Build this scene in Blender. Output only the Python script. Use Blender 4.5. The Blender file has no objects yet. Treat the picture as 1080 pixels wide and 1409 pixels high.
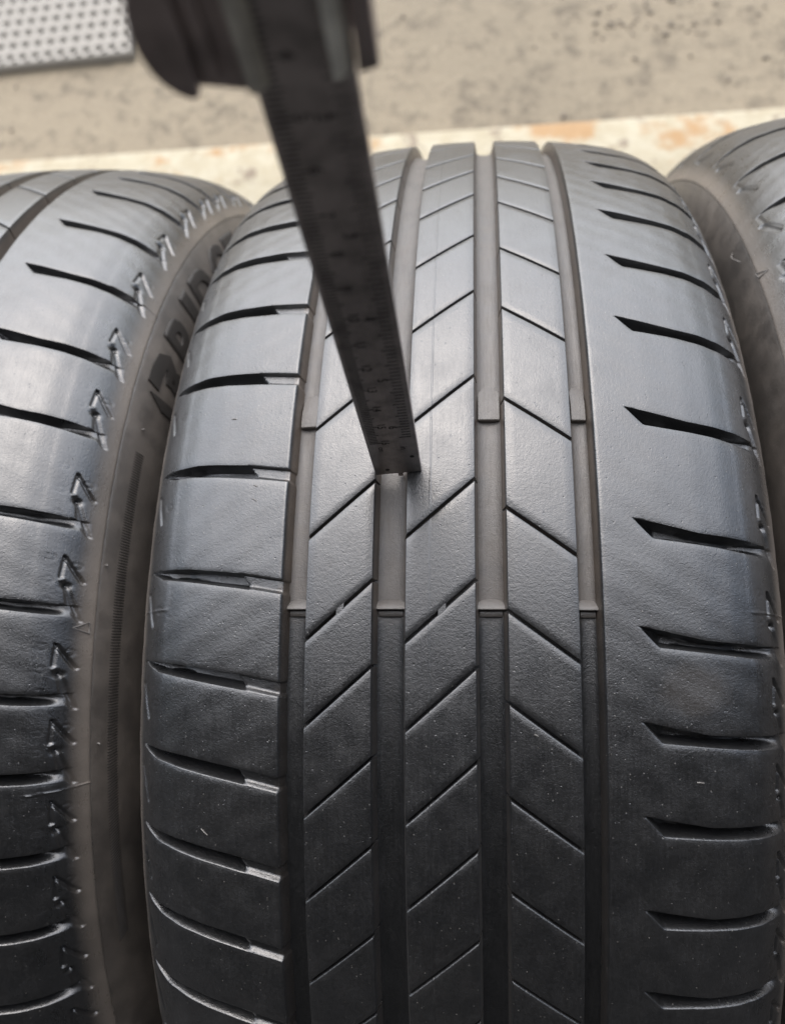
import bpy, bmesh, math, random
import numpy as np
from mathutils import Vector, Matrix
random.seed(4); rng = np.random.default_rng(4)
scene = bpy.context.scene
COL = scene.collection

# ------------------------------------------------------------------ camera
R = 0.317                      # tyre radius (m)
PSI = math.radians(78.0)       # direction tyre axis -> camera, above the horizon
CAM_D = 0.5535195              # camera distance from the tyre axis
XM = -0.0129024
ROT = np.array([[0.99286539, -0.00828055, 0.1189527],
                [-0.01154747, 0.98621987, 0.16503641],
                [-0.11868011, -0.16523254, 0.97908796]])
U = np.array([0, -math.cos(PSI), math.sin(PSI)])
FZ = -U; FX = np.array([1.0, 0, 0]); FY = np.cross(FZ, FX)
F2W = np.stack([FX, FY, FZ], 1)          # survey frame -> world
CAM = np.array([-XM, 0, R]) + U * CAM_D
right = F2W @ ROT[0]; up = -(F2W @ ROT[1]); back = -(F2W @ ROT[2])
cd = bpy.data.cameras.new('camera'); cam = bpy.data.objects.new('camera', cd); COL.objects.link(cam)
cam.matrix_world = Matrix(((right[0], up[0], back[0], CAM[0]), (right[1], up[1], back[1], CAM[1]),
                           (right[2], up[2], back[2], CAM[2]), (0, 0, 0, 1)))
cd.sensor_fit = 'HORIZONTAL'; cd.sensor_width = 36.0; cd.lens = 36.0 * 1067 / 1080
cd.clip_start = 0.01; cd.clip_end = 500
cd.dof.use_dof = True; cd.dof.focus_distance = 0.243; cd.dof.aperture_fstop = 12.0
scene.camera = cam

# ------------------------------------------------------------------ sky, sun, exposure
SUN_EL, SUN_AZ = 57.0, -12.0     # degrees; azimuth measured from +Y towards +X
w = bpy.data.worlds.new('World'); scene.world = w; w.use_nodes = True
nt = w.node_tree; nt.nodes.clear()
sky = nt.nodes.new('ShaderNodeTexSky'); sky.sky_type = 'NISHITA'; sky.sun_disc = False
sky.sun_elevation = math.radians(SUN_EL); sky.sun_rotation = math.radians(SUN_AZ)
sky.air_density = 1.0; sky.dust_density = 2.5; sky.ozone_density = 1.0
hs = nt.nodes.new('ShaderNodeHueSaturation'); hs.inputs['Saturation'].default_value = 0.62
bg = nt.nodes.new('ShaderNodeBackground'); bg.inputs['Strength'].default_value = 0.15
wo = nt.nodes.new('ShaderNodeOutputWorld')
nt.links.new(sky.outputs[0], hs.inputs['Color']); nt.links.new(hs.outputs[0], bg.inputs['Color'])
nt.links.new(bg.outputs[0], wo.inputs['Surface'])
sl = bpy.data.lights.new('sun', 'SUN'); sl.energy = 1.5; sl.angle = math.radians(120); sl.color = (1.0, 0.975, 0.945)
so = bpy.data.objects.new('sun', sl); COL.objects.link(so)
sd = Vector((math.sin(math.radians(SUN_AZ)) * math.cos(math.radians(SUN_EL)),
             math.cos(math.radians(SUN_AZ)) * math.cos(math.radians(SUN_EL)), math.sin(math.radians(SUN_EL))))
so.rotation_euler = (-sd).to_track_quat('-Z', 'Y').to_euler(); so.location = (0, 3, 4)
vs = scene.view_settings
vs.view_transform = 'Standard'; vs.look = 'None'; vs.gamma = 1.0; vs.exposure = 1.2; vs.use_curve_mapping = False
scene.render.engine = 'CYCLES'; scene.cycles.max_bounces = 8; scene.cycles.use_denoising = True

# ------------------------------------------------------------------ materials
def new_mat(name):
    m = bpy.data.materials.new(name); m.use_nodes = True
    t = m.node_tree; b = t.nodes['Principled BSDF']
    return m, t, b
def N(t, typ, **kw):
    n = t.nodes.new(typ)
    for k, v in kw.items(): setattr(n, k, v)
    return n
def noise(t, vec, scale, detail=4, rough=.55):
    n = N(t, 'ShaderNodeTexNoise'); n.inputs['Scale'].default_value = scale
    n.inputs['Detail'].default_value = detail; n.inputs['Roughness'].default_value = rough
    t.links.new(vec, n.inputs['Vector']); return n.outputs['Fac']
def ramp(t, fac, a, b, lo=0.0, hi=1.0, smooth=True):
    n = N(t, 'ShaderNodeMapRange'); n.interpolation_type = 'SMOOTHSTEP' if smooth else 'LINEAR'
    for k, v in (('From Min', a), ('From Max', b), ('To Min', lo), ('To Max', hi)): n.inputs[k].default_value = v
    t.links.new(fac, n.inputs['Value']); return n.outputs['Result']
def math_(t, op, a, b=None):
    n = N(t, 'ShaderNodeMath', operation=op)
    for i, x in enumerate((a, b)):
        if x is None: continue
        if isinstance(x, (int, float)): n.inputs[i].default_value = x
        else: t.links.new(x, n.inputs[i])
    return n.outputs[0]
def mixc(t, fac, a, b):
    n = N(t, 'ShaderNodeMix', data_type='RGBA')
    if isinstance(fac, (int, float)): n.inputs[0].default_value = fac
    else: t.links.new(fac, n.inputs[0])
    for i, x in ((6, a), (7, b)):
        if isinstance(x, tuple): n.inputs[i].default_value = (*x, 1)
        else: t.links.new(x, n.inputs[i])
    return n.outputs[2]
def bump(t, b, hts):
    prev = None
    for h, strength, dist in hts:
        n = N(t, 'ShaderNodeBump'); n.inputs['Strength'].default_value = strength; n.inputs['Distance'].default_value = dist
        t.links.new(h, n.inputs['Height'])
        if prev is not None: t.links.new(prev, n.inputs['Normal'])
        prev = n.outputs['Normal']
    t.links.new(prev, b.inputs['Normal'])

def rubber(name, kind):
    """worn black rubber; UV map carries metres across (u) and round (v) the tread"""
    m, t, b = new_mat(name)
    tc = N(t, 'ShaderNodeTexCoord'); ob = tc.outputs['Object']
    sep = N(t, 'ShaderNodeSeparateXYZ'); t.links.new(tc.outputs['UV'], sep.inputs[0])
    s = sep.outputs['X']; v = sep.outputs['Y']; ab = math_(t, 'ABSOLUTE', s)
    big = noise(t, ob, 22, 4); mid = noise(t, ob, 130, 5); fine = noise(t, ob, 900, 3); grain = noise(t, ob, 2600, 2)
    base = mixc(t, ramp(t, fine, .3, .7), (.006, .0065, .0072), (.012, .0126, .0135))
    # pale specks of grit
    vor = N(t, 'ShaderNodeTexVoronoi'); vor.inputs['Scale'].default_value = 760; t.links.new(ob, vor.inputs['Vector'])
    vsep = N(t, 'ShaderNodeSeparateColor'); t.links.new(vor.outputs['Color'], vsep.inputs[0])
    speck = math_(t, 'MULTIPLY', ramp(t, vor.outputs['Distance'], .20, .10), ramp(t, vsep.outputs[0], .85, .97))
    pit = math_(t, 'MULTIPLY', ramp(t, vor.outputs['Distance'], .28, .12), ramp(t, vsep.outputs[1], .90, .96))
    dustcol = (.22, .188, .158)
    if kind == 'floor':
        # groove dust stops at the mould seam; the split mostly paints in sky light
        d = math_(t, 'MULTIPLY', ramp(t, v, -.004, -.012, .0, .36), ramp(t, mid, .2, .75, .55, 1.0))
    elif kind == 'side':
        d = math_(t, 'MULTIPLY', ramp(t, big, .25, .7, .22, .50), ramp(t, mid, .3, .7, .65, 1.1))
    else:
        d = math_(t, 'MULTIPLY', ramp(t, big, .35, .75, .014, .026), ramp(t, mid, .3, .7, .5, 1.1))
        sh = math_(t, 'MULTIPLY', ramp(t, ab, .1025, .1075, 0, .75), ramp(t, big, .2, .7, .5, 1.0))
        d = math_(t, 'ADD', d, sh)
        so3 = N(t, 'ShaderNodeSeparateXYZ'); t.links.new(ob, so3.inputs[0])
        rz = math_(t, 'SUBTRACT', so3.outputs['Z'], R)
        rr = math_(t, 'SQRT', math_(t, 'ADD', math_(t, 'MULTIPLY', so3.outputs['Y'], so3.outputs['Y']), math_(t, 'MULTIPLY', rz, rz)))
        dep = math_(t, 'SUBTRACT', math_(t, 'SUBTRACT', R, math_(t, 'MULTIPLY', s, s)), rr)
        wall = math_(t, 'MULTIPLY', ramp(t, dep, .0006, .0028, 0, .75), ramp(t, ab, .0530, .0535, 1, 0))
        wall = math_(t, 'MULTIPLY', wall, ramp(t, v, .02, -.03, .18, 1.0))
        wallf = math_(t, 'MULTIPLY', wall, ramp(t, mid, .2, .7, .5, 1.0))
        # one brown scuff on the broad shoulder
        ex = math_(t, 'DIVIDE', math_(t, 'SUBTRACT', s, .0735), .012); ey = math_(t, 'DIVIDE', math_(t, 'SUBTRACT', v, .0135), .0095)
        er = math_(t, 'ADD', math_(t, 'SQRT', math_(t, 'ADD', math_(t, 'MULTIPLY', ex, ex), math_(t, 'MULTIPLY', ey, ey))), math_(t, 'MULTIPLY', mid, .7))
        d = math_(t, 'MAXIMUM', d, ramp(t, er, 1.45, .85, 0, .10))
        # scuffed, darker brownish patches
        d = math_(t, 'MAXIMUM', d, math_(t, 'MULTIPLY', ramp(t, noise(t, ob, 48, 3), .62, .80), .03))
    col = mixc(t, d, base, dustcol)
    if kind == 'tread': col = mixc(t, wallf, col, (.115, .088, .066))
    if kind == 'tread':
        col = mixc(t, math_(t, 'MULTIPLY', speck, .55), col, (.20, .19, .17))
    t.links.new(col, b.inputs['Base Color'])
    mpv = N(t, 'ShaderNodeMapping'); mpv.inputs['Scale'].default_value = (1500, 90, 1); t.links.new(tc.outputs['UV'], mpv.inputs[0])
    rub = noise(t, mpv.outputs[0], 1, 3)                                     # rubbing marks round the tread
    scuff = noise(t, ob, 70, 5, .7)
    ro = math_(t, 'ADD', ramp(t, mid, .25, .75, .27, .35), math_(t, 'ADD', ramp(t, scuff, .45, .70, 0, .07), ramp(t, rub, .35, .75, -.02, .05)))
    if kind == 'tread':
        ro = math_(t, 'ADD', ro, ramp(t, ab, .0900, .0950, .02, -.01))
    if kind == 'side': ro = math_(t, 'ADD', ro, .06)
    if kind == 'floor': ro = math_(t, 'ADD', ro, ramp(t, v, -.004, -.012, .06, .22))
    t.links.new(ro, b.inputs['Roughness'])
    b.inputs['Specular IOR Level'].default_value = .75 if kind == 'floor' else 1.0
    b.inputs['IOR'].default_value = 1.62
    b.inputs['Sheen Weight'].default_value = .02; b.inputs['Sheen Roughness'].default_value = .45
    b.inputs['Sheen Tint'].default_value = (.95, .97, 1, 1)
    hs_ = [(big, .04, .004), (noise(t, ob, 420, 4), .06, .0006), (rub, .10, .00012), (fine, .26, .00035), (grain, .46, .00018)]
    if kind == 'tread':
        # cast line along the middle rib, small cuts
        ln = ramp(t, math_(t, 'ABSOLUTE', math_(t, 'ADD', s, .0043)), .0001, .0004, 0, 1)
        hs_ += [(ln, .5, .0002), (math_(t, 'SUBTRACT', math_(t, 'MULTIPLY', speck, .5), pit), .35, .0003)]
    bump(t, b, hs_)
    return m
M_TREAD = rubber('worn tread rubber', 'tread'); M_FLOOR = rubber('groove rubber', 'floor'); M_SIDE = rubber('dusty sidewall rubber', 'side')
def letter_mat():
    m, t, b = new_mat('dark raised rubber'); tc = N(t, 'ShaderNodeTexCoord')
    n = noise(t, tc.outputs['Object'], 200, 4)
    t.links.new(mixc(t, n, (.012, .011, .010), (.035, .030, .026)), b.inputs['Base Color']); b.inputs['Roughness'].default_value = .62
    return m
M_LET = letter_mat()

def metal(name, col, rough, met=1.0):
    m, t, b = new_mat(name); tc = N(t, 'ShaderNodeTexCoord')
    mp = N(t, 'ShaderNodeMapping'); mp.inputs['Scale'].default_value = (2500, 60, 60); t.links.new(tc.outputs['Object'], mp.inputs[0])
    br = noise(t, mp.outputs[0], 1, 3); bl = noise(t, tc.outputs['Object'], 160, 5)
    c2 = tuple(x * .62 for x in col)
    t.links.new(mixc(t, ramp(t, bl, .35, .75), col, c2), b.inputs['Base Color'])
    t.links.new(ramp(t, br, .2, .8, rough - .06, rough + .1), b.inputs['Roughness'])
    b.inputs['Metallic'].default_value = met
    bump(t, b, [(br, .12, .0001)])
    return m
M_STEEL = metal('satin steel', (.62, .57, .55), .42)
M_DARKSTEEL = metal('dark slider steel', (.60, .52, .50), .45, .75)
M_LIP = metal('brightened slider lip', (.95, .90, .78), .6, 0.0)  # near-white and non-metallic: side light on the lips put into the colour
def plain(name, col, rough):
    m, t, b = new_mat(name); tc = N(t, 'ShaderNodeTexCoord'); n = noise(t, tc.outputs['Object'], 300, 3)
    t.links.new(mixc(t, n, tuple(c * .8 for c in col), tuple(min(1, c * 1.15) for c in col)), b.inputs['Base Color'])
    b.inputs['Roughness'].default_value = rough; return m
M_INK = plain('engraved ink', (.055, .052, .05), .6)

def concrete(name, a, bcol, dark):
    m, t, b = new_mat(name); tc = N(t, 'ShaderNodeTexCoord'); o = tc.outputs['Object']
    n1 = noise(t, o, 1.6, 6); n2 = noise(t, o, 24, 6, .75); n3 = noise(t, o, 90, 4); n4 = noise(t, o, 420, 3)
    c = mixc(t, ramp(t, n1, .35, .65), a, bcol)
    c = mixc(t, math_(t, 'MULTIPLY', ramp(t, n2, .48, .66), .85), c, dark)
    c = mixc(t, math_(t, 'MULTIPLY', ramp(t, n3, .60, .72), .6), c, dark)
    c = mixc(t, math_(t, 'MULTIPLY', ramp(t, n3, .40, .30), .35), c, tuple(min(1, x * 1.5) for x in a))
    t.links.new(c, b.inputs['Base Color']); b.inputs['Roughness'].default_value = .88
    bump(t, b, [(n2, .5, .01), (n3, .5, .003), (n4, .5, .001)]); return m
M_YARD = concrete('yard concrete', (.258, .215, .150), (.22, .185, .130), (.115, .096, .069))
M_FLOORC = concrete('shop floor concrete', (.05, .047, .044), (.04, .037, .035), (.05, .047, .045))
KY = 0.822
def kerb_mat():
    m, t, b = new_mat('peeling cream paint'); tc = N(t, 'ShaderNodeTexCoord'); o = tc.outputs['Object']
    n1 = noise(t, o, 7.0, 6, .68); n2 = noise(t, o, 30, 6, .7); n3 = noise(t, o, 17, 6, .72)
    sy = N(t, 'ShaderNodeSeparateXYZ'); t.links.new(o, sy.inputs[0])
    edge = ramp(t, sy.outputs['Y'], KY - .055, KY - .012, 0, .05)           # rust creeps in from the outer edge
    c = mixc(t, ramp(t, n2, .3, .7), (.42, .38, .28), (.34, .29, .19))
    c = mixc(t, math_(t, 'MULTIPLY', ramp(t, math_(t, 'ADD', n1, edge), .545, .63), .75), c, (.33, .17, .05))
    c = mixc(t, math_(t, 'MULTIPLY', ramp(t, n3, .58, .64), .85), c, (.17, .125, .085))
    c = mixc(t, math_(t, 'MULTIPLY', ramp(t, n2, .62, .68), .6), c, (.55, .51, .42))
    t.links.new(c, b.inputs['Base Color']); b.inputs['Roughness'].default_value = .7
    bump(t, b, [(n3, .7, .006), (n2, .6, .004)]); return m
M_KERB = kerb_mat()
M_MAT = plain('grey perforated plastic', (.30, .28, .245), .75)
M_STONE = plain('gravel stone', (.17, .145, .115), .9)
M_WALL = plain('roof light blocker', (.05, .048, .045), .9); M_WALL2 = plain('wall light blocker', (.025, .024, .023), .9)  # near-black surfaces for the added light-blocking roof and wall

# ------------------------------------------------------------------ helpers
def mesh_from(name, V, Fc, uv=None, mat=None, smooth_deg=None):
    V = np.asarray(V, np.float32); Fc = np.asarray(Fc, np.int32)
    me = bpy.data.meshes.new(name); k = Fc.shape[1]
    me.vertices.add(len(V)); me.vertices.foreach_set('co', V.ravel())
    me.loops.add(Fc.size); me.loops.foreach_set('vertex_index', Fc.ravel())
    me.polygons.add(len(Fc)); me.polygons.foreach_set('loop_start', np.arange(0, Fc.size, k, dtype=np.int32))
    if uv is not None:
        ul = me.uv_layers.new(name='UVMap'); ul.data.foreach_set('uv', np.asarray(uv, np.float32)[Fc.ravel()].ravel())
    me.update(calc_edges=True); me.validate()
    if smooth_deg is not None:
        me.polygons.foreach_set('use_smooth', np.ones(len(me.polygons), bool))
        me.set_sharp_from_angle(angle=math.radians(smooth_deg))
    if mat: me.materials.append(mat)
    return me
def obj(name, me, parent=None, **props):
    o = bpy.data.objects.new(name, me); COL.objects.link(o)
    if parent is not None: o.parent = parent
    for k, v in props.items(): o[k] = v
    return o
def grid_faces(nu, nv):
    i = np.arange(nu - 1)[:, None] * nv + np.arange(nv - 1)[None, :]
    return np.stack([i, i + nv, i + nv + 1, i + 1], -1).reshape(-1, 4)
def smoothstep(x): x = np.clip(x, 0, 1); return x * x * (3 - 2 * x)
def box_bm(bm, x0, x1, y0, y1, z0, z1):
    vs_ = [bm.verts.new((x, y, z)) for x in (x0, x1) for y in (y0, y1) for z in (z0, z1)]
    for f in ((0, 1, 3, 2), (4, 6, 7, 5), (0, 4, 5, 1), (2, 3, 7, 6), (0, 2, 6, 4), (1, 5, 7, 3)): bm.faces.new([vs_[i] for i in f])
def from_bm(name, bm, mat, parent=None, bevel=0, seg=2, smooth=False, **props):
    bmesh.ops.recalc_face_normals(bm, faces=bm.faces)
    if bevel: bmesh.ops.bevel(bm, geom=list(bm.edges), offset=bevel, segments=seg, affect='EDGES', profile=.5)
    me = bpy.data.meshes.new(name); bm.to_mesh(me); bm.free(); me.materials.append(mat)
    if smooth:
        me.polygons.foreach_set('use_smooth', np.ones(len(me.polygons), bool)); me.set_sharp_from_angle(angle=math.radians(40))
    return obj(name, me, parent, **props)
def prism_bm(bm, pts, z0, z1):
    a = [bm.verts.new((x, y, z0)) for x, y in pts]; b = [bm.verts.new((x, y, z1)) for x, y in pts]
    bm.faces.new(a[::-1]); bm.faces.new(b); n = len(pts)
    for i in range(n): bm.faces.new((a[i], a[(i + 1) % n], b[(i + 1) % n], b[i]))

# ------------------------------------------------------------------ the setting
def sheet(name, x0, x1, y0, y1, z, mat, n=2):
    xs = np.linspace(x0, x1, n); ys = np.linspace(y0, y1, n); X, Y = np.meshgrid(xs, ys, indexing='ij')
    V = np.c_[X.ravel(), Y.ravel(), np.full(X.size, z)]
    return obj(name, mesh_from(name, V, grid_faces(n, n), None, mat), None, kind='structure')
sheet('ground', -80, 80, -80, 80, -0.02, M_YARD)
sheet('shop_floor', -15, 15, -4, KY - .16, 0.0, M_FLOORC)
bm = bmesh.new(); box_bm(bm, -15, 15, KY - .165, KY, -.25, .012)
bmesh.ops.recalc_face_normals(bm, faces=bm.faces)
kerb = from_bm('kerb', bm, M_KERB, None, bevel=.012, seg=3, smooth=True, kind='structure')
# unseen back wall and roof, added to keep the sky light off this side
bm = bmesh.new(); box_bm(bm, -15, 15, -3.2, -3.0, -.1, 3.0); from_bm('added_wall', bm, M_WALL2, None, label='unseen dark wall added behind the camera to block light', category='wall')
bm = bmesh.new(); box_bm(bm, -15, 15, -3.0, -0.25, 2.6, 2.75); from_bm('added_canopy', bm, M_WALL, None, label='unseen dark flat roof added to block overhead sky light', category='added_canopy')

# ------------------------------------------------------------------ tyre profile
PS = np.array([0, 15, 30, 50, 66, 78, 87, 94.5, 100, 104.5, 108, 111.5, 114.5, 116.3, 117]) / 1e3
PD = np.array([0, .22, .9, 2.5, 4.8, 7.2, 10, 14, 18.5, 24, 30, 38, 48, 58, 68.]) / 1e3
_x = np.linspace(0, .1165, 2400); _y = np.interp(_x, PS, PD)
_k = np.hanning(161); _k /= _k.sum()
_pad = np.concatenate([_y[80:0:-1], _y, 2 * _y[-1] - _y[-2:-82:-1]])
_y = np.where(_x < .110, np.convolve(_pad, _k, 'same')[80:-80], _y)
_g = np.gradient(_y, _x)
def prof_pt(s, h):
    """(axial, radial) position of tread point s displaced h along the outward normal"""
    a = np.abs(s); d = np.interp(a, _x, _y); g = np.interp(a, _x, _g); nrm = np.sqrt(1 + g * g)
    return s + np.sign(s) * h * g / nrm, R - d + h / nrm
def tread_xyz(s, v, h):
    sx, r = prof_pt(s, h); t = PSI - v / R
    return np.stack([sx, -r * np.cos(t), R + r * np.sin(t)], -1)
# sidewall, from the edge line of the shoulder down to the bead: (axial, depth below tread crown)
SW = np.array([[107.5, 30.4], [108.5, 31.9], [111.4, 38.6], [114.4, 48], [116.3, 58], [117, 68], [116.6, 78], [114.3, 88], [110, 96], [106, 100], [101, 102], [97, 102],
               [96, 99], [101, 92], [106, 80], [107, 66], [103, 45], [96, 30], [84, 22], [50, 14], [0, 12]]) / 1e3
def catmull(P, n):
    out = []
    for i in range(len(P) - 1):
        p0 = P[max(i - 1, 0)]; p1 = P[i]; p2 = P[i + 1]; p3 = P[min(i + 2, len(P) - 1)]
        for t in np.arange(n) / n:
            out.append(.5 * (2 * p1 + (p2 - p0) * t + (2 * p0 - 5 * p1 + 4 * p2 - p3) * t * t + (3 * p1 - p0 - 3 * p2 + p3) * t ** 3))
    out.append(P[-1]); return np.array(out)
SWC = catmull(SW, 6)
_vis = SWC[:6 * 9]                                     # outer face only
_arc = np.concatenate([[0], np.cumsum(np.hypot(*np.diff(_vis, axis=0).T))])
_tan = np.gradient(_vis, _arc, axis=0)
def side_xyz(q, v, h, side=1, bulge=1.0):
    """q metres down the sidewall from the shoulder edge line, v round it, h proud"""
    x = np.interp(q, _arc, _vis[:, 0]); d = np.interp(q, _arc, _vis[:, 1])
    tx = np.interp(q, _arc, _tan[:, 0]); td = np.interp(q, _arc, _tan[:, 1]); L = np.hypot(tx, td)
    x = .1075 + (x - .1075) * bulge if bulge < 1 else x
    x = x + h * td / L; r = R - d + h * tx / L; t = PSI - v / R
    return np.stack([side * x, -r * np.cos(t), R + r * np.sin(t)], -1)
CIRC = 2 * math.pi * R
VLO, VHI = -.400, .215                                 # stretch of tread towards the camera, modelled piece by piece

EDGE = np.array([-51.39, -43.06, -22.06, -11.72, 9.72, 19.4, 40.53, 47.71]) / 1e3
GDEP = .0066

def rib_block(s0, s1, vA, vB, skew, gap, ns=7, nv=9, curve=0.0):
    """one tread block of a rib: s0..s1 across, vA..vB round (at s0), both ends slanted by skew"""
    be = .00035; w = .0011
    so_ = np.concatenate([[s0 - w, s0 - w * .5, s0, s0 + be * .35, s0 + be], np.linspace(s0 + be, s1 - be, ns)[1:-1], [s1 - be, s1 - be * .35, s1, s1 + w * .5, s1 + w]])
    hs0 = np.concatenate([[-GDEP, -GDEP * .5, -be, -be * .3, 0], np.zeros(ns - 2), [0, -be * .3, -be, -GDEP * .5, -GDEP]])
    g = gap / 2; a = vA + g; b = vB - g; be2 = .00042
    be3 = .00075
    vo = np.concatenate([[a, a, a + be3 * .4, a + be3], np.linspace(a + be3, b - be2, nv)[1:-1], [b - be2, b - be2 * .35, b, b]])
    hv0 = np.concatenate([[-GDEP, -be3 * .8, -be3 * .25, 0], np.zeros(nv - 2), [0, -be2 * .3, -be2, -GDEP]])
    Sg, Vg = np.meshgrid(so_, vo, indexing='ij'); H = np.minimum(hs0[:, None], hv0[None, :])
    f = np.clip((Sg - s0) / (s1 - s0), 0, 1)
    Vw = Vg + skew * f + curve * np.sin(np.pi * f)
    return tread_xyz(Sg, Vw, H).reshape(-1, 3), grid_faces(*Sg.shape), np.c_[Sg.ravel(), Vw.ravel()]

def extend(lst, lo, hi, pitches=(27, 33, 38.5, 38, 32.5, 26.5, 27.5, 26, 27.5)):
    L = list(lst); i = 0
    while L[0] > lo: L.insert(0, L[0] - pitches[i % 9]); i += 1
    i = 0
    while L[-1] < hi: L.append(L[-1] + pitches[(i + 4) % 9]); i += 1
    return np.array(L) / 1e3

def seg_dist(s, v, p, q):
    p = np.array(p); q = np.array(q); d = q - p; L2 = d @ d
    t = np.clip(((s - p[0]) * d[0] + (v - p[1]) * d[1]) / L2, 0, 1)
    return np.hypot(s - p[0] - t * d[0], v - p[1] - t * d[1])
def poly_sd(s, v, P):
    """distance inside a convex polygon (mm), negative outside"""
    P = np.array(P, float); c = P.mean(0); out = np.full(s.shape, 1e9)
    for i in range(len(P)):
        a = P[i]; b = P[(i + 1) % len(P)]; n = np.array([-(b - a)[1], (b - a)[0]]); n /= np.hypot(*n)
        if (c - a) @ n < 0: n = -n
        out = np.minimum(out, (s - a[0]) * n[0] + (v - a[1]) * n[1])
    return out

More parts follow.
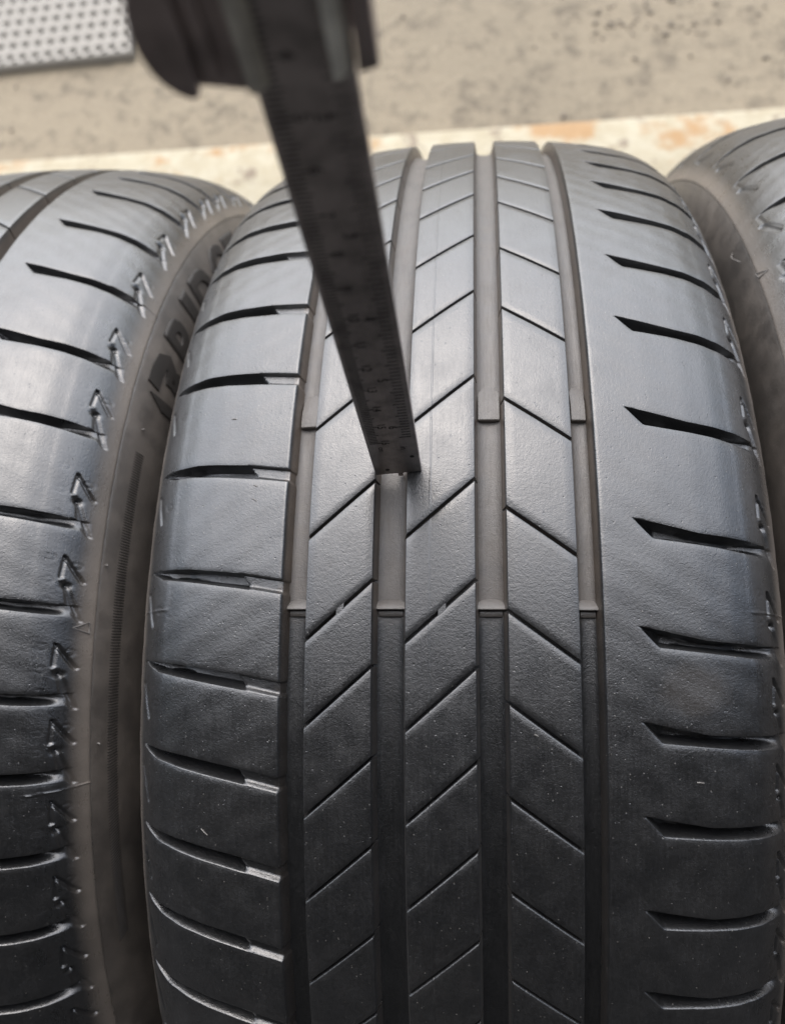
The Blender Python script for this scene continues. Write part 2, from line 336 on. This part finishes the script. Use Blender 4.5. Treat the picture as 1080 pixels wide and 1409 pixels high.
def shoulder(kind, tips, step, seam, fine):
    """heightfield of one shoulder; kind 'R' (slots closed towards the rib) or 'L' (slots open into the groove)"""
    if kind == 'R':
        cols = np.concatenate([[47.71 - 1.1, 47.71 - .55, 47.71, 47.9, 48.1], np.arange(49, 56.5, 1.0), np.arange(56.5, 97.5, .7 if fine else 1.6), np.arange(97.5, 107.4, .32 if fine else 1.2), [107.4, 107.8, 108.0, 108.1]])
        hedge = np.concatenate([[-5.8, -2.9, -.35, -.1, 0], np.zeros(len(cols) - 5)])
        warp = np.interp(cols, [47, 57.3, 78, 99.8, 108], [-1, 0, 4.5, 6.2, 6.4])
    else:
        cols = np.concatenate([[51.39 - 1.1, 51.39 - .55, 51.39, 51.6, 51.8], np.arange(52.4, 97, .7 if fine else 1.6), np.arange(97, 107.4, .36 if fine else 1.2), [107.4, 107.8, 108.0, 108.1]])
        hedge = np.concatenate([[-5.8, -2.9, -.35, -.1, 0], np.zeros(len(cols) - 5)])
        warp = np.interp(cols, [50, 51.4, 65, 85, 100, 108], [.2, 0, -2.3, -4.6, -5.4, -5.6])
    hedge[-1] -= 1.2; hedge[-2] -= .25
    if kind == 'R':
        upc = warp; loc_ = np.maximum(np.interp(cols, [57.3, 63.8, 102.7, 108], [0, 6.9, 11.2, 11.8]), upc + 1.0)
        loc_ = np.where(cols < 57.3, upc + 1.0, loc_)
    else:
        upc = warp; loc_ = upc + np.interp(cols, [51.4, 65, 85, 96, 102.6], [4.9, 5.1, 4.6, 3.6, 1.0])
    T = tips * 1e3; vrows, krows = [], []
    ns = 14 if fine else 6
    for k_, (a, b) in enumerate(zip(T[:-1], T[1:])):
        nl = max(3, int(round((b - a - 5) / step)))
        for j in range(ns): vrows.append(a + upc + (loc_ - upc) * (1 - math.cos(math.pi * j / ns)) / 2); krows.append(k_)
        for j in range(nl): vrows.append(a + loc_ + (b + upc - a - loc_) * j / nl); krows.append(k_)
    vrows.append(T[-1] + upc); krows.append(len(T) - 2)
    v = np.array(vrows).T; k = np.repeat(np.array(krows)[None], len(cols), 0); q = np.repeat(cols[:, None], v.shape[1], 1)
    H = np.zeros(q.shape); pit = T[k + 1] - T[k]
    for dk in (0, 1):                                   # features that reach back over the pitch line belong to the next slot
        tk = T[np.clip(k + dk, 0, len(T) - 1)]; x = v - tk
        if kind == 'R':
            Up = np.interp(q, [57.3, 78, 99.8, 108], [0, 4.5, 6.2, 6.4]); Lo = np.interp(q, [57.3, 63.8, 102.7, 108], [0, 6.9, 11.2, 11.8])
            dep = np.interp(q, [57.3, 60, 66, 93, 99.5, 101.5, 104.8], [0, 2.6, 7.0, 7.0, 3.0, 1.3, 0])
            sl_ = smoothstep((x - Up) / .55) * smoothstep((Lo - x) / np.interp(q, [57, 66, 90, 103], [1.4, 2.0, 2.4, 3.0]))
            H -= dep * sl_ * (q < 104.9)
            rf = np.clip((x - Up) / np.maximum(Lo - Up, .1), 0, 1)       # worn, rounded lips
            H -= (.15 + .15 * rf) * np.exp(-(np.clip(x - Lo, 0, 9) + 1.4 * np.clip(Up - x, 0, 9))) * smoothstep((q - 57.5) / 5) * (1 - smoothstep((q - 98) / 5))
            # chevrons at the shoulder edge
            A = smoothstep(poly_sd(q, x, [(101.0, -1.6), (104.9, 12.6), (104.4, 13.2), (101.2, 8.2), (100.2, -.2)]) / .8)
            rec = .6 * A * np.interp(q, [100, 103.5, 104.9], [.75, 1.1, .8])
            H = np.minimum(H, -rec)
            for p_, q_, wd, de in (((100.1, -11.4), (99.6, -3.8), .35, .7), ((100.1, -11.4), (104.6, -2.5), .5, 1.05)):
                H -= de * (1 - smoothstep((seg_dist(q, x, p_, q_) - wd * .4) / .55))
            H -= 1.3 * np.exp(-((q - 101.0) ** 2 + (x + .6) ** 2) / 1.1)
            H += .38 * (1 - smoothstep((seg_dist(q, x, (99.7, -2.6), (100.4, -3.1)) - .2) / .4))
            H -= .75 * (1 - smoothstep((seg_dist(q, x, (101.2, -1.2), (104.8, 12.4)) - .25) / .4))
            for fr in (-.03, -.27, -.52):
                d = np.hypot(q - 96.6, x - (6.0 + fr * pit + .4))
                if True: H -= .08 * np.exp(-((d - 1.15) / .38) ** 2)
            d = np.hypot(q - 103.1, x + 8.4); H -= .16 * np.exp(-((d - 1.1) / .38) ** 2)
        else:
            Up = np.interp(q, [51.4, 65, 85, 100, 108], [0, -2.3, -4.6, -5.4, -5.6])
            Wd = np.interp(q, [51.4, 65, 85, 96, 102.6], [4.9, 5.1, 4.6, 3.6, .9])
            Lo = Up + Wd; fr = np.clip((x - Up) / Wd, 0, 1)
            deep = smoothstep((q - (65.6 - 3.6 * fr)) / .9)
            dep = (1.7 + 5.3 * deep) * np.interp(q, [51, 91, 98, 102.8], [1, 1, .45, 0])
            H -= dep * smoothstep((x - Up) / .55) * smoothstep((Lo - x) / np.interp(q, [51, 66, 90, 101], [1.3, 1.9, 2.0, 1.0])) * (q < 102.8)
            H -= (.15 + .15 * fr) * np.exp(-(np.clip(x - Lo, 0, 9) + 1.4 * np.clip(Up - x, 0, 9))) * (1 - smoothstep((q - 96) / 5))
            d = np.minimum(seg_dist(q, x, (102.9, -4.6), (102.2, 3.5)), seg_dist(q, x, (102.2, 3.5), (99.0, 13.0)))
            H -= .25 * (1 - smoothstep((d - .2) / .5))
            H -= .6 * (1 - smoothstep((seg_dist(q, x, (103.2, 3.0), (99.8, 14.6)) - .35) / .45))
            d = np.hypot(q - 96.4, x - 9.0); H -= .14 * np.exp(-((d - 1.1) / .38) ** 2)
    # worn running band sits a hair lower than the unworn shoulder chamfer
    H += .10 * smoothstep((q - 92.0) / 1.2)
    for sv in seam:
        H += .28 * (1 - smoothstep(np.abs(v - sv * 1e3 - .04 * (q - 95)) / .42)) * (q > 93)
    # wear makes the edges uneven
    H += .05 * np.sin(v * .23 + q * .11) + .035 * np.sin(v * .61 - q * .37)
    H = np.minimum(H, 0.5) + hedge[:, None]
    H = np.maximum(H, -7.4)
    sg = 1 if kind == 'R' else -1
    V = tread_xyz(sg * q / 1e3, v / 1e3, H / 1e3).reshape(-1, 3); Fc = grid_faces(*q.shape)
    if sg < 0: Fc = Fc[:, ::-1]
    return V, Fc, np.c_[sg * q.ravel() / 1e3, v.ravel() / 1e3]

def lathe_grid(cols_s, cols_h, vv):
    Sg, Vg = np.meshgrid(cols_s, vv, indexing='ij'); H = np.repeat(np.asarray(cols_h)[:, None], len(vv), 1)
    return tread_xyz(Sg, Vg, H).reshape(-1, 3), grid_faces(*Sg.shape), np.c_[Sg.ravel(), Vg.ravel()]
def joinm(parts):
    V, Fc, Uv, n = [], [], [], 0
    for a, b, c in parts: V.append(a); Fc.append(b + n); Uv.append(c); n += len(a)
    return np.concatenate(V), np.concatenate(Fc), np.concatenate(Uv)

def make_tyre(dx, label, bulge, V2, V3, VR, VL, seam, fineR, fineL, rangeR, rangeL, show_ribs, wear_at):
    root = bpy.data.objects.new('car_tyre', None); COL.objects.link(root); root.location = (dx, 0, 0)
    root['label'] = label; root['category'] = 'tyre'
    root['group'] = 'used car tyres stood side by side'
    # groove floors
    cs, ch = [-.0528], [-.0052]
    for i in range(4):
        a, b = EDGE[2 * i], EDGE[2 * i + 1]; c = (a + b) / 2; hw = (b - a) / 2
        for f in (-1, -.82, -.64, -.4, 0, .4, .64, .82, 1): cs.append(c + f * hw); ch.append(-.0068 + .0022 * abs(f) ** 3)
    cs.append(.0492); ch.append(-.0052)
    vv = np.concatenate([np.arange(VLO, VHI, .003), np.arange(VHI, VLO + CIRC, .012), [VLO + CIRC]])
    obj('tread_base', mesh_from('tread_base', *lathe_grid(np.array(cs), np.array(ch), vv), M_FLOOR, 45), root)
    # rib blocks
    V2e = extend(V2, VLO * 1e3 - 30, (VLO + CIRC) * 1e3 - 60); V3e = extend(V3, VLO * 1e3 - 30, (VLO + CIRC) * 1e3 - 60)
    far = []
    for (s0, s1, Vl, off, skew) in ((EDGE[1], EDGE[2], V2e, .0187, -.0187), (EDGE[3], EDGE[4], V2e, .0190, -.0190), (EDGE[5], EDGE[6], V3e, 0.0, .0153)):
        for a, b in zip(Vl[:-1], Vl[1:]):
            vis = a > VLO and b < VHI
            gm = rib_block(s0, s1, a + off, b + off, skew, .0010, 8 if vis else 3, 12 if vis else 4)
            if vis and show_ribs: obj('tread_block', mesh_from('tread_block', *gm, M_TREAD, 35), root)
            elif vis or b < VLO + CIRC - .005: far.append(gm)
    # shoulders
    VRe = extend(VR, VLO * 1e3 - 40, (VLO + CIRC) * 1e3 + 40); VLe = extend(VL, VLO * 1e3 - 40, (VLO + CIRC) * 1e3 + 40)
    for nm, kind, tips, rg, fine in (('closed_slot_shoulder', 'R', VRe, rangeR, fineR), ('open_slot_shoulder', 'L', VLe, rangeL, fineL)):
        k0 = np.searchsorted(tips, rg[0]); k1 = np.searchsorted(tips, rg[1])
        g = shoulder(kind, tips[k0:k1 + 1], .42 if fine else 1.3, seam, fine)
        obj(nm, mesh_from(nm, *g, M_TREAD, 50), root)
        end = tips[k0] + CIRC; rest = tips[k1:][tips[k1:] < end - .018]
        far.append(shoulder(kind, np.append(rest, end), 2.2, (), False))
    obj('tread_far_side', mesh_from('tread_far_side', *joinm(far), M_TREAD, 40), root, kind='stuff')
    # sidewalls and inner liner
    th = np.linspace(0, CIRC, 361)
    for side, nm in ((1, 'sidewall'), (-1, 'sidewall')):
        P = SWC.copy(); f_ = bulge[0 if side < 0 else 1]; P[:, 0] = np.where(P[:, 0] > .1075, .1075 + (P[:, 0] - .1075) * f_, P[:, 0]); X, TT = np.meshgrid(np.arange(len(P)), th, indexing='ij')
        r = R - P[X, 1]; t = PSI - TT / R
        V = np.stack([side * P[X, 0], -r * np.cos(t), R + r * np.sin(t)], -1).reshape(-1, 3)
        Fc = grid_faces(*X.shape); Fc = Fc if side > 0 else Fc[:, ::-1]
        obj(nm, mesh_from(nm, V, Fc, np.c_[(side * P[X, 0]).ravel(), TT.ravel()], M_SIDE, 60), root)
    # wear bars standing in the grooves
    if show_ribs:
        for (v0, v1, h, fade, full) in wear_at:
            for i in range(4):
                a, b = EDGE[2 * i] + .0004, EDGE[2 * i + 1] - .0004
                if not full: a += .0009; b -= .0009
                ss = np.linspace(a, b, 7); hv = np.array([-.0070, -.0066 + h * .9, -.0066 + h, -.0066 + h, -.0066 + h * .85, -.0070])
                vv = np.array([v0, v0 + fade, v0 + fade * 1.3, v1 - .0004, v1 - .0001, v1])
                Sg, Vg = np.meshgrid(ss, vv, indexing='ij'); H = np.repeat(hv[None], 7, 0)
                H = H - np.where((Sg < a + 1e-5) | (Sg > b - 1e-5), .0, .0) * 1
                obj('wear_bar', mesh_from('wear_bar', tread_xyz(Sg, Vg, H).reshape(-1, 3), grid_faces(7, 6), np.c_[Sg.ravel(), Vg.ravel()], M_FLOOR, 40), root)
    return root

V2C = [-219.7, -193.5, -160.9, -128, -89.5, -51.4, -18.9, 7.4, 34.8, 61, 88.8, 115.5]
V3C = [-211.8, -185.8, -152.1, -119.4, -80.4, -41.9, -9.6, 17.7, 45.4, 73.4, 101.0, 128]
VRC = [-265, -237.4, -209.9, -182.1, -149.7, -116.5, -78, -39.2, -5.6, 22.6, 50.1, 78.3, 104.5, 131, 158]
VLC = [-213, -186, -160.3, -127.8, -94.5, -57.1, -19.3, 12.8, 42.1, 70.2, 96.8, 124, 152]
VRL = [-275, -242.3, -203.2, -164.4, -124.6, -90.5, -52, -19, 13.5, 41, 70, 98, 126, 154]
V3L = [x - 3 for x in VRL]; V2L = [x - 12 for x in VRL]
VLR = [-347, -309, -269, -228, -189, -152, -119, -86]
V2R = [x + 4 for x in VLR]; V3R = [x + 13 for x in VLR]
WEAR = [(-.0900, -.0745, .0019, .0085, False), (-.0138, -.0098, .0027, .0026, True), (-.0098, -.0078, .0012, .0002, False)]
centre = make_tyre(0, 'black used tyre with the steel caliper standing in its tread', (1, .6), V2C, V3C, VRC, VLC, (-.0102,), True, True, (VLO, VHI), (VLO, VHI), True, WEAR)
left = make_tyre(-.2345, 'black used tyre with raised dark lettering and ribbed band on its sidewall', (1, 1), V2L, V3L, VRL, VLC, (.0547, -.1585), True, False, (VLO, VHI), (VLO, VHI), True, [])
right_t = make_tyre(.2282, 'black used tyre with a thin rubber hair curling off its bare sidewall', (.6, 1), V2R, V3R, VRC, VLR, (), False, True, (VLO, VHI), (VLO, VHI), False, [])

right_t.scale = (1.01, 1.01, 1.01)

# sipe bridges on the two ribs at the mould seam
for s0, s1, off in ((EDGE[1], EDGE[2], .0187), (EDGE[3], EDGE[4], .0190)):
    k = -.0189; f0, f1 = .47, .58
    ss = np.linspace(s0 + f0 * (s1 - s0), s0 + f1 * (s1 - s0), 3); vv = np.linspace(-.0009, .0014, 4)
    Sg, Vg = np.meshgrid(ss, vv, indexing='ij'); Vw = Vg + k + off - off * (Sg - s0) / (s1 - s0)
    obj('sipe_bridge', mesh_from('sipe_bridge', tread_xyz(Sg, Vw, np.full(Sg.shape, -.00003)).reshape(-1, 3), grid_faces(3, 4), np.c_[Sg.ravel(), Vw.ravel()], M_TREAD), centre)

# ------------------------------------------------------------------ sidewall lettering and ribbed band of the lettered tyre
def text_bm(ch, size, offset=0.0):
    cu = bpy.data.curves.new('t', 'FONT'); cu.body = ch; cu.size = size; cu.offset = offset; cu.resolution_u = 4
    o = bpy.data.objects.new('t', cu); COL.objects.link(o); dg = bpy.context.evaluated_depsgraph_get()
    me = bpy.data.meshes.new_from_object(o.evaluated_get(dg)); bpy.data.objects.remove(o)
    bm = bmesh.new(); bm.from_mesh(me); bpy.data.meshes.remove(me); return bm
def stroke(bm, pts, w):
    P = [Vector((x, y)) for x, y in pts]; L, Rr = [], []
    for i, p in enumerate(P):
        d = (P[min(i + 1, len(P) - 1)] - P[max(i - 1, 0)]).normalized(); n = Vector((-d.y, d.x)) * w / 2
        L.append(bm.verts.new((*(p + n), 0))); Rr.append(bm.verts.new((*(p - n), 0)))
    for i in range(len(P) - 1): bm.faces.new((L[i], L[i + 1], Rr[i + 1], Rr[i]))
LH = .026                                              # letter height down the sidewall
def place_letter(bm, name, v_start, wide, parent):
    """bm drawn in a unit box (0..1 x 0..1); bend it on to the sidewall"""
    for axis, n in ((Vector((1, 0, 0)), 10), (Vector((0, 1, 0)), 14)):
        for i in range(1, n):
            bmesh.ops.bisect_plane(bm, geom=list(bm.verts) + list(bm.edges) + list(bm.faces), plane_co=axis * (i / n), plane_no=axis)
    co = np.array([v.co[:] for v in bm.verts]); x = co[:, 0] + .18 * (co[:, 1] - .5); y = co[:, 1]
    P = side_xyz(.0058 + (1 - y) * LH, v_start - x * wide, np.full(len(x), .0008))
    for v, p in zip(bm.verts, P): v.co = p
    r = bmesh.ops.extrude_face_region(bm, geom=list(bm.faces))
    P2 = side_xyz(.0058 + (1 - y) * LH, v_start - x * wide, np.full(len(x), -.0006))
    new = [g for g in r['geom'] if isinstance(g, bmesh.types.BMVert)]
    cen = Vector((0, 0, R))
    # the original faces drop into the wall, the extruded copy stays proud
    bm.verts.index_update()
    for v in bm.verts:
        v.co = v.co
    for v, p in zip(list(bm.verts)[:len(x)], P2): v.co = p
    return from_bm(name, bm, M_LET, parent)
def letter(ch):
    bm = text_bm(ch, 1.0, .035); co = np.array([v.co[:2] for v in bm.verts]); lo = co.min(0); hi = co.max(0)
    for v in bm.verts: v.co = ((v.co.x - lo[0]) / (hi[0] - lo[0]), (v.co.y - lo[1]) / (hi[1] - lo[1]), 0)
    return bm
bmB = bmesh.new()
f = [bmB.verts.new((x, y, 0)) for x, y in ((.02, .62), (.13, .93), (.20, .62), (.34, .02), (.16, .0))]; bmB.faces.new(f)
stroke(bmB, [(.26, .90), (.5, .90), (.74, .86), (.84, .74), (.76, .60), (.52, .54)], .25)
stroke(bmB, [(.52, .50), (.76, .46), (.86, .30), (.78, .16), (.56, .11), (.36, .11)], .23)
place_letter(bmB, 'raised_letter', -.110, .034, left)
vst = -.150
for ch, wd in (('R', .025), ('I', .009), ('D', .027), ('G', .027), ('E', .023), ('S', .025), ('T', .025), ('O', .028), ('N', .027), ('E', .023)):
    place_letter(letter(ch), 'raised_letter', vst, wd, left); vst -= wd + .006
# band of fine ridges, one part
bmr = []
for i in range(177):
    v = -.0838 + i * .0012
    sl2 = .0022 * smoothstep((v - .02) / .10)
    qq = np.linspace(.0064, .0134, 4)
    wgt = np.array([-.00036, -.00016, .00016, .00036]); hh = np.array([-.0001, .00026, .00026, -.0001])
    Q, Wg = np.meshgrid(qq, wgt, indexing='ij'); Hh = np.repeat(hh[None], 4, 0).copy(); Hh[0] = -.0002; Hh[-1] = -.0002
    Vv = v + Wg - sl2 * (Q - .0099) / .0035
    bmr.append((side_xyz(Q, Vv, Hh).reshape(-1, 3), grid_faces(4, 4), np.c_[Q.ravel() + .11, Vv.ravel()]))
obj('ridged_band', mesh_from('ridged_band', *joinm(bmr), M_LET), left, kind='stuff')
def tube(name, pts, rad, mat, parent, closed=False):
    cu = bpy.data.curves.new(name, 'CURVE'); cu.dimensions = '3D'; cu.bevel_depth = rad; cu.bevel_resolution = 2; cu.use_fill_caps = True
    sp = cu.splines.new('POLY'); sp.points.add(len(pts) - 1); sp.use_cyclic_u = closed
    for p, c in zip(sp.points, pts): p.co = (*c, 1)
    o = bpy.data.objects.new('t', cu); COL.objects.link(o); dg = bpy.context.evaluated_depsgraph_get()
    me = bpy.data.meshes.new_from_object(o.evaluated_get(dg)); bpy.data.objects.remove(o)
    me.materials.clear(); me.materials.append(mat); me.polygons.foreach_set('use_smooth', np.ones(len(me.polygons), bool))
    return obj(name, me, parent)
M_NUB = plain('pale scuffed rubber', (.16, .15, .14), .5)
def tp(s, v, h=0.0): return tread_xyz(np.array(s / 1e3), np.array(v / 1e3), np.array(h / 1e3))
def sp_(q, v, h=0.0, side=1): return side_xyz(np.array(q / 1e3), np.array(v / 1e3), np.array(h / 1e3), side, .6 if side < 0 else 1.0)
tube('wear_triangle', [tp(103.4, -4.2, .25), tp(106.7, -6.5, .25), tp(106.8, -2.2, .25)], .00030, M_NUB, left, True)
tube('wear_triangle', [tp(-108.0, -163.0, .3), tp(-105.6, -158.6, .3), tp(-107.6, -158.8, .3)], .00034, M_NUB, right_t, True)
tube('rubber_hair', [sp_(7.4, -193, .1, -1), sp_(7.6, -190, 1.4, -1), sp_(7.2, -187, 2.2, -1), sp_(6.4, -184, 2.4, -1), sp_(5.4, -181, 2.0, -1), sp_(4.6, -179, 1.2, -1)], .00022, M_NUB, right_t)
for q, v in ((3.3, 41), (2.1, -30), (8.5, -96)):
    tube('rubber_nub', [sp_(q, v, -.2), sp_(q, v, .6), sp_(q + .2, v + .3, 1.1)], .00035, M_NUB, left)

for s_, v_, L_, an in ((-73.2, -78.2, 2.2, .1), (-62.6, -51.5, 1.6, .4), (-62.6, -46.6, 2.0, .5), (-76.3, 61.5, 2.8, .7), (74.5, 41.0, 2.0, .1), (27.1, 27.0, 1.2, .5)):
    a0 = (math.cos(an) * L_ / 2, math.sin(an) * L_ / 2)
    tube('rubber_burr', [tp(s_ - a0[0], v_ - a0[1], -.05), tp(s_ - a0[0] * .3, v_ - a0[1] * .3 - .15, .18), tp(s_ + a0[0] * .4, v_ + a0[1] * .4 - .1, .15), tp(s_ + a0[0], v_ + a0[1], -.1)], .00020, M_NUB, centre)
# ------------------------------------------------------------------ vernier caliper
Tt = np.array([-0.0273, -0.0531, 0.2409]); cb = np.array([0.0181, -0.1753, -0.9844]); cw = np.array([0.9959, -0.0841, 0.0333])
def to_world(p): return CAM + F2W @ p
bW = F2W @ cb; bW /= np.linalg.norm(bW); wW = F2W @ cw; wW -= bW * (wW @ bW); wW /= np.linalg.norm(wW); nW = np.cross(wW, bW)
oW = to_world(Tt)
cal = bpy.data.objects.new('vernier_caliper', None); COL.objects.link(cal)
cal.matrix_world = Matrix(((wW[0], bW[0], nW[0], oW[0]), (wW[1], bW[1], nW[1], oW[1]), (wW[2], bW[2], nW[2], oW[2]), (0, 0, 0, 1)))
cal['label'] = 'dark steel vernier caliper standing upright on the tyre tread'; cal['category'] = 'caliper'
HW = 7.4e-3
bm = bmesh.new(); box_bm(bm, -HW, HW, .0002, .196, -.0032, 0); beam = from_bm('beam', bm, M_STEEL, cal, bevel=.0003, seg=2, smooth=True)
# graduation lines
bm = bmesh.new(); zt = .00004
S10 = .0106; y16 = .0239
for i in range(0, 156):
    y = y16 + i * S10 / 10
    if y > .19: break
    L = .0040 if i % 10 == 0 else (.0033 if i % 5 == 0 else .0025)
    box_bm(bm, -HW + .0010, -HW + .0010 + L, y - .00014, y + .00014, -.0002, zt)
for i in range(0, 110):
    y = .0333 - .0267 * .25 + i * .0267 / 16
    if y > .19: break
    L = .0042 if (i - 4) % 16 == 0 else (.0034 if (i - 4) % 4 == 0 else .0025)
    box_bm(bm, HW - .0014 - L, HW - .0014, y - .00016, y + .00016, -.0002, zt)
from_bm('scale_marks', bm, M_INK, beam, kind='stuff')
def number(txt, x, y, size):
    bm = text_bm(txt, size, .0); co = np.array([v.co[:2] for v in bm.verts]); c = (co.min(0) + co.max(0)) / 2
    for v in bm.verts:                                  # reads from the jaws towards the tip
        a, b = v.co.x - c[0], v.co.y - c[1]; v.co = (x + b, y - a, .00005)
    return from_bm('scale_number', bm, M_INK, beam)
for i, n in enumerate(range(16, 0, -1)):
    if y16 + i * S10 < .187: number(str(n), -.0017, y16 + i * S10, .0034)
for i, n in enumerate(range(6, 0, -1)):
    if .0333 + i * .0267 < .187: number(str(n), .0014, .0333 + i * .0267, .0036)
number('cm', -.0036, .0196, .0026); number('in', .0032, .0192, .0030)
# two stamped marks at the tip
for x, y in ((-.0032, .0040), (.0052, .0125)):
    bm = bmesh.new(); bmesh.ops.create_circle(bm, cap_ends=True, segments=12, radius=.00055)
    for v in bm.verts: v.co = (v.co.x * 1.3 + x, v.co.y * 1.6 + y, .00005)
    from_bm('stamped_mark', bm, M_INK, beam)
bm = bmesh.new(); box_bm(bm, -.0004, .0012, -.0056, .0012, -.0026, -.0014); from_bm('depth_rod', bm, M_STEEL, cal, bevel=.0002)
# slider: plate behind and round the beam, lips over its front, thumb lobe
sl_o = None
bm = bmesh.new(); prism_bm(bm, [(-.0155, .1490), (-.0079, .1470), (-.0079, .192), (-.0155, .192)], -.0062, .0010)
slider = from_bm('slider', bm, M_DARKSTEEL, cal, bevel=.0004, seg=2, smooth=True)
bm = bmesh.new(); prism_bm(bm, [(.00775, .1474), (.0108, .1480), (.0108, .192), (.00775, .192)], -.0062, .0010)
from_bm('slider_rail', bm, M_DARKSTEEL, slider, bevel=.0004, seg=2, smooth=True)
bm = bmesh.new(); prism_bm(bm, [(-.0154, .1492), (.0107, .1484), (.0107, .1915), (-.0154, .1915)], -.0092, -.0063)
from_bm('slider_back', bm, M_DARKSTEEL, slider, bevel=.0003)
def lip(x_in, x_out, y0):
    """bevelled guide strip over the edge of the beam, its face tilted right to catch sky light"""
    bm = bmesh.new(); z = {x_in: .0024, x_out: .0006}; n = 8; r = abs(x_out - x_in) / 2; c = (x_in + x_out) / 2; sg = 1 if x_out > x_in else -1
    pts = [(x_out, .1915), (x_in, .1915)] + [(c - sg * r * math.cos(a), y0 + r * .6 * (1 - math.sin(a))) for a in np.linspace(0, math.pi, n)]
    top = [bm.verts.new((x, y, np.interp(abs(x - x_in), [0, 2 * r], [.0024, .0006]))) for x, y in pts]
    bot = [bm.verts.new((x, y, .0002)) for x, y in pts]
    bm.faces.new(top); bm.faces.new(bot[::-1])
    for i in range(len(pts)): j = (i + 1) % len(pts); bm.faces.new((bot[i], bot[j], top[j], top[i]))
    return from_bm('slider_lip', bm, M_LIP, slider, bevel=.00015, seg=1)
lip(-.0079, -.0049, .1468); lip(.0041, .0069, .1474)
pts = [(-.0148, .1480), (-.0161, .1475), (-.0178, .1487), (-.0192, .1503), (-.0203, .1525), (-.0208, .1550), (-.0209, .1580), (-.0205, .1605), (-.0195, .1640), (-.0188, .170), (-.0188, .190), (-.0140, .190), (-.0140, .156)]
bm = bmesh.new(); prism_bm(bm, pts, -.0050, .0022); from_bm('thumb_rest', bm, M_DARKSTEEL, slider, bevel=.0005, seg=2, smooth=True)
bm = bmesh.new(); prism_bm(bm, [(-.0128, .1500), (-.0110, .1496), (-.0110, .191), (-.0128, .191)], .0011, .0022); from_bm('slider_ridge', bm, M_DARKSTEEL, slider, bevel=.0003)

# ------------------------------------------------------------------ perforated mat lying in the yard
MX, MY = .0228, .0290
def perforated(nx, ny):
    V, Fq = [], []; z0, z1 = 0.0, .014; hr = .0072
    k = 8; ang = [math.pi / 4 * i + math.pi / 8 for i in range(k)]
    for i in range(nx):
        for j in range(ny):
            cx, cy = (i + .5) * MX, (j + .5) * MY; b0 = len(V)
            out = []
            for a in ang:
                c, s_ = math.cos(a), math.sin(a); m_ = max(abs(c), abs(s_))
                out.append((cx + c / m_ * MX / 2, cy + s_ / m_ * MY / 2))
            for (ox, oy), a in zip(out, ang):
                ix, iy = cx + hr * math.cos(a), cy + hr * 1.1 * math.sin(a)
                V += [(ox, oy, z1), (ix, iy, z1), (ix, iy, z0)]
            for q in range(k):
                a, b = b0 + 3 * q, b0 + 3 * ((q + 1) % k)
                Fq += [(a, b, b + 1, a + 1), (a + 1, b + 1, b + 2, a + 2)]
            for sx in (-1, 1):
                pass
    # square the corners of every cell and close the rim
    V = np.array(V); n = len(V); W, H = nx * MX, ny * MY; m = .004
    rim = [(-m, -m), (W + m, -m), (W + m, H + m), (-m, H + m)]
    Vr = [(x, y, z) for x, y in rim for z in (z1 + .0003, z0)]
    Vi = [(x, y, z1 + .0003) for x, y in ((0, 0), (W, 0), (W, H), (0, H))]
    V = np.concatenate([V, Vr, Vi])
    for q in range(4):
        p = (q + 1) % 4
        Fq += [(n + 2 * q, n + 2 * p, n + 2 * p + 1, n + 2 * q + 1), (n + 8 + q, n + 8 + p, n + 2 * p, n + 2 * q)]
    # corner fillers between octagonal cells
    for i in range(nx + 1):
        for j in range(ny + 1):
            b0 = len(V); e = MX / 2 * (1 - math.tan(math.pi / 8)) + .0002; e2 = MY / 2 * (1 - math.tan(math.pi / 8)) + .0002
            x, y = i * MX, j * MY
            V = np.concatenate([V, [(x - e, y, z1 - .0004), (x, y - e2, z1 - .0004), (x + e, y, z1 - .0004), (x, y + e2, z1 - .0004)]])
            if 0 < i < nx and 0 < j < ny: Fq.append((b0, b0 + 1, b0 + 2, b0 + 3))
    return V, np.array(Fq)
V, Fq = perforated(22, 14)
pm = obj('perforated_mat', mesh_from('perforated_mat', V, Fq, None, M_MAT), None, label='light grey perforated mat lying on the yard ground', category='mat')
ang = math.radians(1.8)
pm.rotation_euler = (0, 0, ang); ex = Vector((math.cos(ang), math.sin(ang), 0))
pm.location = Vector((-.568, 1.062, -.0195)) - ex * (22 * MX)

# ------------------------------------------------------------------ grit scattered over the yard
bm = bmesh.new()
for i in range(260):
    x = random.uniform(-1.1, .9); y = KY + .02 + random.random() ** 1.2 * .75; r = random.choice((.0012, .0015, .002, .0026, .0034)) * random.uniform(.7, 1.3)
    if random.random() < .35: x = random.gauss(.30, .10); y = random.gauss(1.05, .05)
    if y < KY + .01: continue
    if x < -.55 and y > 1.03: continue
    m4 = Matrix.Translation((x, y, -.02 + r * .35)) @ Matrix.Rotation(random.random() * 6, 4, 'Z') @ Matrix.Diagonal((r * random.uniform(.8, 1.7), r, r * .7, 1))
    bmesh.ops.create_icosphere(bm, subdivisions=1, radius=1, matrix=m4)
from_bm('gravel', bm, M_STONE, None, kind='stuff', label='loose grit scattered over the concrete yard', category='gravel')
